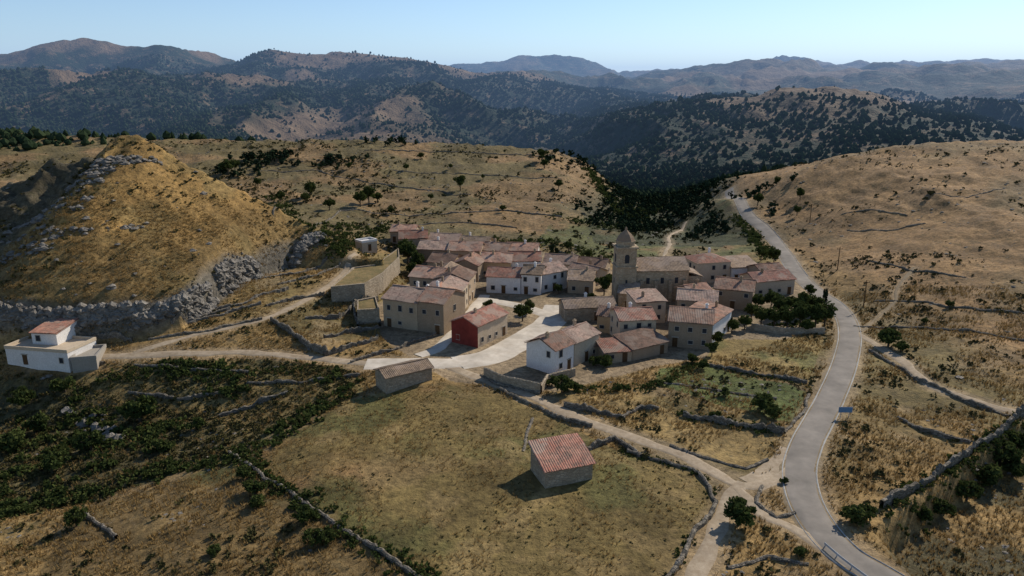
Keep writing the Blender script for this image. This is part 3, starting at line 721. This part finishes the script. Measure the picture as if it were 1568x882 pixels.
def tree_mesh(seed,ht,rad,nl=1500,size=.42,trunk=True,cyp=False,mat='leaf'):
    r=np.random.default_rng(seed);ch=ht*(.72 if trunk else .9)
    V,F,T=leaves(nl,(rad,rad,ch/2*(1.0)),size,seed,clumps=26 if not cyp else 14)
    V=V+np.array([0,0,ht-ch/2]);vs=[V];fs=[F];ts=[T];mi=[np.zeros(len(F),int)];off=len(V)
    def tube(p,q,r0,r1):
        nonlocal off
        p=np.array(p);q=np.array(q);d=(q-p)/np.linalg.norm(q-p);a=np.cross(d,[.3,.9,.2]);a/=np.linalg.norm(a);b=np.cross(d,a)
        an=np.arange(6)*math.pi/3;c=np.cos(an)[:,None]*a+np.sin(an)[:,None]*b
        v=np.concatenate([p+c*r0,q+c*r1]);f=np.array([(i,(i+1)%6,6+(i+1)%6,6+i) for i in range(6)])
        vs.append(v);fs.append(f+off);ts.append(np.zeros(12));mi.append(np.ones(6,int));off+=12
    tube((0,0,-.5),(0.05,0,ht*.35),.05*rad+.09,.04*rad+.06);tube((0.05,0,ht*.35),(0,.1,ht*.8),.04*rad+.06,.03)
    for i in range(6):
        a=i*1.05+r.random();tube((0,0,ht*(.2+.06*i)),(rad*.6*math.cos(a),rad*.6*math.sin(a),ht*(.45+.07*i)),.03*rad+.03,.02)
    me=fastmesh('tmp',np.concatenate(vs),np.concatenate(fs),[M[mat],M['bark']],mi=np.concatenate(mi),attrs={'tint':np.concatenate(ts)})
    m=me.data;bpy.data.objects.remove(me);return m
TM={}
TM['tree']=[tree_mesh(s,5.5,2.5,1900,.42) for s in(1,2,3,4)]
TM['bush']=[tree_mesh(s,2.4,1.7,1100,.3,False) for s in(11,12,13)]
TM['cypress']=[tree_mesh(s,7,1.0,1300,.32,False,True,'pine') for s in(21,)]
def tree(name,kind,u,v,sc_=1.):
    x,y=site(u,v);o=bpy.data.objects.new(name,random.choice(TM[kind]));o.location=(x,y,hz(x,y)-.05);o.rotation_euler[2]=random.random()*6.28
    o.scale=(sc_,sc_*random.uniform(.85,1.1),sc_*random.uniform(.85,1.1));link(o)
for u,v,s in[(800,492,.95),(812,480,.7),(1262,500,1.2),(1248,502,1.0),(1225,500,1.1),(1205,502,1.1),(1185,500,.9),(1165,498,.95),(1195,485,1.1),(1225,485,1.1),(1160,475,.8),(1150,490,.8),(1180,475,.9),(1245,480,1.0),(1212,478,.9),(1140,505,.7),(1235,512,.7),
 (625,405,1.3),(640,415,1.1),(618,392,1.1),(632,422,.9),(645,428,.7),(925,452,1.0),(932,440,.8),(795,388,1.0),(805,384,.8),(1098,530,.7),(1090,545,.6),(1165,400,.9),(1185,402,.9),(1240,455,.7),(905,465,.6),(855,450,.6),(748,478,.6),(1120,510,.7),(870,385,.7),(900,395,.6),(700,385,.5)]:
    tree('broadleaf_tree','tree',u,v,s)
for u,v,s in[(845,400,1),(852,398,.8),(1262,470,.8),(1118,505,.6)]: tree('cypress_tree','cypress',u,v,s)
for u,v,s in[(1133,803,1.5),(118,808,1.1),(215,645,2.0),(1360,530,1.6),(1378,538,1.1),(860,602,1.3),(845,590,.9),(880,598,.8),(925,562,1.1),(910,560,.8),(1165,628,1.4),(1185,640,1.0),(1310,800,1.3),(1325,795,1.),(1410,795,.9),(1510,740,1.6),(1530,710,1.6),(1555,690,1.5),(1550,730,1.4),(1225,850,.6),(1455,470,.7),(1200,740,.4),(330,850,.6),(480,830,.9),(390,758,1.),(375,735,.8),(395,775,.9),(465,795,1.1),(1075,565,.9),(1060,556,.8),(500,828,.8),(1415,495,.6),(945,600,.6),(1110,605,.7),(1095,640,.7),(20,690,2.),(100,600,1.5),(35,625,1.7),(60,660,1.6),(140,690,1.5),(250,690,1.2),(300,660,1.),(90,720,1.4),(1440,790,1.),(1480,765,1.2)]:
    tree('bush','bush',u,v,s)
for u,v,s in[(565,312,1.5),(552,318,1.2),(578,310,1.),(705,292,1.2),(475,305,1.2),(468,310,.9),(855,290,1.),(830,250,1.3),(834,258,1.),(645,245,.8),(350,268,1.6),(360,262,1.2),(1225,305,.9),(1160,315,1.),(622,262,.7),(535,262,.8),(1220,330,.7),(430,310,.8),(505,320,1.),(395,285,.9),(770,325,.6),(690,262,.6),(600,330,.7),(660,308,.6),(740,275,.5),(1190,280,.7)]:
    tree('juniper_tree','tree',u,v,s)
LV=[leaves(40,(1,1,.62),.42,s,clumps=5) for s in range(5)]
LV=[(v+np.array([0,0,.45]),f,t) for v,f,t in LV]
def shrubs(name,n,a0,a1,r0,r1,maskf,smin,smax,mat='shrub',sink=.1,tm=LV,zs=1.):
    x,y=polar(n,a0,a1,r0,r1);m=maskf(x,y);x=x[m];y=y[m];m=free(x,y,.8);x=x[m];y=y[m]
    s=smin+(smax-smin)*rng.random(len(x))**2.5
    return scatter(name,tm,x,y,h(x,y)-sink*s,s,M[mat],sz=s*zs)
def nf(x,y): return ~inpoly(x,y,FIELD)&~inpoly(x,y,VILL)
shrubs('gully_bushes',16000,-42,5,60,160,lambda x,y:inpoly(x,y,GUL)&(rng.random(len(x))<ss(.52,.68,fbm(x/7,y/7,61)+.09*inpoly(x,y,GLOW))),.3,1.6,'leaf')
shrubs('gully_scrub',15000,-42,5,60,160,lambda x,y:inpoly(x,y,GUL),.2,.8)
shrubs('scrub_bushes',42000,-46,46,62,245,lambda x,y:nf(x,y)&(rng.random(len(x))<.5*ss(.48,.66,fbm(x/11,y/11,62))+.03),.18,1.0)
shrubs('hill_scrub',40000,-40,42,225,460,lambda x,y:nf(x,y)&(rng.random(len(x))<(.45*ss(.48,.66,fbm(x/22,y/22,63))+.03)*np.where(x>100,.3,1)),.35,1.5)
shrubs('field_weeds',12000,-38,30,62,130,lambda x,y:inpoly(x,y,FIELD)&(rng.random(len(x))<.5*ss(.48,.66,fbm(x/8,y/8,64))+.05),.1,.38,zs=.7)
for pts,w_,s0 in[([(-20,795),(60,768),(130,762),(220,728),(350,705),(430,665),(540,590)],3.2,1.2),([(352,692),(400,727),(430,745),(500,795),(570,840),(650,890)],1.8,1.),([(880,598),(1000,590),(1060,560)],2.,.9),([(1050,632),(1130,652),(1205,664)],1.6,.8),([(1090,560),(1150,575),(1240,595)],1.,.6),([(965,695),(1060,722),(1095,750),(1100,775),(1045,850)],1.2,.6),([(1350,785),(1400,760),(1460,722),(1568,650)],2.5,1.),([(160,578),(300,568),(500,565)],2.0,.8),([(1262,490),(1160,505)],2.,.9),
   ([(500,345),(520,385),(560,360),(600,350)],5,1.3),([(900,260),(930,300),(960,330),(1000,320)],6,1.8),([(1130,330),(1160,370),(1190,400)],3,1.3),([(420,300),(480,350),(540,345)],5,1.2),([(850,330),(920,345),(980,350)],7,1.2),([(760,370),(850,375),(930,395)],5,1.1)]:
    L=smooth_line(line(pts),.5);n=int(len(L)*2.2);k=rng.integers(0,len(L),n);x=L[k,0]+rng.normal(size=n)*w_*.5;y=L[k,1]+rng.normal(size=n)*w_*.5
    m=free(x,y,.4);x=x[m];y=y[m];s=s0*(.35+.65*rng.random(len(x)));scatter('hedge',LV,x,y,h(x,y)-.1,s,M['leaf'])
def tuft(seed):
    r=np.random.default_rng(seed);n=6;V=[]
    for i in range(n):
        a=r.random()*6.28;b=r.random()*.5;c=np.array([math.cos(a)*b*.5,math.sin(a)*b*.5,0]);t=np.array([-math.sin(a),math.cos(a),0])*.10;tip=c+np.array([math.cos(a)*.35,math.sin(a)*.35,.6+.5*r.random()])
        V+=[c-t,c+t,tip+t*.3,tip-t*.3]
    return np.array(V),np.arange(n*4).reshape(n,4),np.repeat(r.random(n),4)
TF=[tuft(s) for s in range(4)]
x,y=polar(120000,-40,42,60,215);m=(rng.random(len(x))<ss(.3,.6,fbm(x/5,y/5,71))*np.where(inpoly(x,y,FIELD),.55,1)*np.where(inpoly(x,y,GUL),.5,1));x=x[m];y=y[m];m=free(x,y,.4)&~inpoly(x,y,VILL);x=x[m];y=y[m]
scatter('dry_grass_tufts',TF,x,y,h(x,y)-.03,(.25+.35*rng.random(len(x)))*np.where(inpoly(x,y,FIELD),.8,1),M['straw'])
B1=[blob(s,4,6,.30) for s in range(5)];B2=[blob(s+20,4,6,.24,True) for s in range(4)]
LP=[(lambda V,F,T:(V+np.array([0,0,1.0]),F,T))(*leaves(60,(1,1,1.1),.5,s+40,clumps=7)) for s in range(5)]
xs=[];ys=[]
for u,v in [(400,245),(430,248),(380,250),(420,243),(530,245),(510,248),(440,213),(520,215),(600,218),(360,270),(850,245),(890,250),(1175,290)]:
    cx,cy=site(u,v);xs.append(cx+rng.normal(size=14)*7);ys.append(cy+rng.normal(size=14)*6)
x=np.concatenate(xs);y=np.concatenate(ys);scatter('plateau_juniper_wood',LP,x,y,h(x,y)-.3,1.0+1.5*rng.random(len(x)),M['pine'])
x,y=polar(26000,-6,20,270,640);z0=h0(x,y);m=(rng.random(len(x))<(1-ss(-6,8,z0+(fbm(x/25,y/25,81)-.5)*20))*.45)&(y>285)&(x>28);x=x[m];y=y[m];m=road_d(x,y)>5
x=x[m];y=y[m];scatter('ravine_forest',LP,x,y,h(x,y)-.3,.7+1.5*rng.random(len(x))**2,M['pine'])
x,y=polar(170000,-42,44,470,1850)
den=1-bare(x,y,h0(x,y));den=den*(.3+.7*ss(.35,.6,fbm(x/45,y/45,58,4)))
m=rng.random(len(x))<den*.62+.035
x=x[m];y=y[m];s=1.3+1.8*rng.random(len(x))**1.5;scatter('pine_forest',B1+B2,x,y,h(x,y)-.8,s*.95,M['pine'],sz=s*1.9)

# rocks ---------------------------------------------------------------
RK=[blob(s+60,5,7,.38) for s in range(8)]
def rocks(name,x,y,s0,s1,zs=.8,sink=.3):
    s=s0+(s1-s0)*rng.random(len(x))**2;scatter(name,RK,x,y,h(x,y)-sink*s,s,M['rock'],sz=s*zs)
led=smooth_line(line([(-30,478),(60,485),(150,490),(230,478),(290,455),(340,435),(400,410),(450,388),(488,366)]),.4)
N=2600;k=rng.integers(0,len(led),N);keep=vn(k/22,k*0.,5)>.1;k=k[keep];N=len(k);rocks('rock_ledge',led[k,0]+rng.normal(size=N)*.55+.8*np.sin(k/14.),led[k,1]+rng.normal(size=N)*.5+.5*np.cos(k/9.),.3,1.2,1.6,.45)
x,y=polar(22000,-42,-15,150,225);zz=h0(x,y);m=(x<-75)&(zz>9)&(rng.random(len(x))<np.where((x<-105)&(zz>12)&(zz<38),.45*ss(.52,.64,fbm(x/14,y/4.5,91)),.004)+np.where((zz>34.5)&(zz<37.5)&(y<209),.8,0)+np.where((zz>21)&(zz<22.5)&(x<-90),.25,0))
rocks('hill_outcrop',x[m],y[m],.25,1.3,1.0,.5)
x,y=polar(20000,-42,43,150,440);m=nf(x,y)&(rng.random(len(x))<.5*ss(.55,.69,fbm(x/16,y/16,92)));x=x[m];y=y[m];m=free(x,y,1.5);rocks('scattered_rocks',x[m],y[m],.12,.75,.6)
x,y=polar(9000,-42,40,60,150);m=nf(x,y)&(rng.random(len(x))<.5*ss(.58,.7,fbm(x/9,y/9,93)));x=x[m];y=y[m];m=free(x,y,.8);rocks('field_stones',x[m],y[m],.1,.45,.6)
for pts in[[(110,635),(150,655),(180,672)]]:
    L=smooth_line(line(pts),.5);k=rng.integers(0,len(L),30);rocks('gully_outcrop',L[k,0]+rng.normal(size=30)*.9,L[k,1]+rng.normal(size=30)*.9,.4,1.3,1.3)

# street furniture -----------------------------------------------------
def pole(u,v,ht=8):
    x,y=site(u,v);z=hz(x,y);b=MB();b.prism((0,0),.16,.10,-.5,ht,8);b.box((-.8,-.06,ht-.7),(1.6,0,0),(0,.12,0),(0,0,.12))
    for i in(-.7,0,.7): b.prism((i,0),.06,.04,ht-.58,ht-.35,6)
    o=b.obj('utility_pole',M['wood']);o.location=(x,y,z)
for p in[(1282,415),(1322,470),(1240,340)]: pole(*p,ht=7)
x,y=site(1293,640);b=MB();b.prism((-.7,0),.05,.05,-.3,2.0,8);b.prism((.7,0),.05,.05,-.3,2.0,8);root=bpy.data.objects.new('road_sign',None);root.location=(x,y,hz(x,y));link(root)
b.obj('posts',M['metal'],root);b=MB();b.box((-1.1,-.09,1.1),(2.2,0,0),(0,.04,0),(0,0,.9));b.obj('panel',M['blue'],root);b=MB();b.box((-1.2,-.045,1.02),(2.4,0,0),(0,.03,0),(0,0,1.06));b.obj('panel_frame',M['metal'],root)
L=smooth_line(line([(1262,838),(1290,862),(1330,892)]),1.);b=MB()
for i in range(len(L)-1):
    p=Vector((*L[i],hz(*L[i])));q=Vector((*L[i+1],hz(*L[i+1])));d=q-p;n=Vector((d.y,-d.x,0)).normalized()
    b.box(p+Vector((0,0,.45)),d,n*.06,(0,0,.3))
    if i%2==0: b.box(p-n*.12+Vector((0,0,-.3)),d.normalized()*.1,n*.1,(0,0,.95))
b.obj('guard_rail',M['metal'])

# haze, light, camera --------------------------------------------------
b=MB();b.box((-9000,480,-300),(18000,0,0),(0,9000,0),(0,0,570))
hzm=bpy.data.materials.new('air_haze');hzm.use_nodes=True;t=hzm.node_tree;t.nodes.clear()
o=t.nodes.new('ShaderNodeOutputMaterial');ab=t.nodes.new('ShaderNodeVolumeAbsorption');em=t.nodes.new('ShaderNodeEmission');ad=t.nodes.new('ShaderNodeAddShader')
K=.00014
ab.inputs['Color'].default_value=(0,0,0,1);ab.inputs['Density'].default_value=K;em.inputs['Color'].default_value=(.34,.57,1.0,1);em.inputs['Strength'].default_value=K*.84
t.links.new(ab.outputs[0],ad.inputs[0]);t.links.new(em.outputs[0],ad.inputs[1]);t.links.new(ad.outputs[0],o.inputs['Volume'])
b.obj('atmospheric_haze',hzm)

w=bpy.data.worlds.new('World');sc.world=w;w.use_nodes=True;nt=w.node_tree;bg=nt.nodes['Background']
sky=nt.nodes.new('ShaderNodeTexSky');sky.sky_type='NISHITA';sky.sun_disc=False;sky.sun_elevation=SUN_EL;sky.sun_rotation=SUN_AZ;sky.altitude=1200;sky.air_density=1.;sky.dust_density=.4;sky.ozone_density=3.
nt.links.new(sky.outputs[0],bg.inputs[0]);bg.inputs[1].default_value=.13
ld=bpy.data.lights.new('sun','SUN');ld.energy=5.0;ld.angle=math.radians(.5);ld.color=(1,.92,.80);lo=bpy.data.objects.new('sun',ld);link(lo)
sd=Vector((math.sin(SUN_AZ)*math.cos(SUN_EL),math.cos(SUN_AZ)*math.cos(SUN_EL),math.sin(SUN_EL)));lo.rotation_euler=sd.to_track_quat('Z','Y').to_euler();lo.location=(100,150,200)
cd=bpy.data.cameras.new('camera');cam=bpy.data.objects.new('camera',cd);link(cam);cam.location=(0,0,H);cam.rotation_euler=(math.pi/2-PITCH,0,0)
cd.sensor_width=36;cd.lens=36*FPX/1568;cd.clip_start=1;cd.clip_end=30000;sc.camera=cam
sc.view_settings.view_transform='Standard';sc.view_settings.look='None';sc.view_settings.exposure=0
print('done',time.time()-T0)
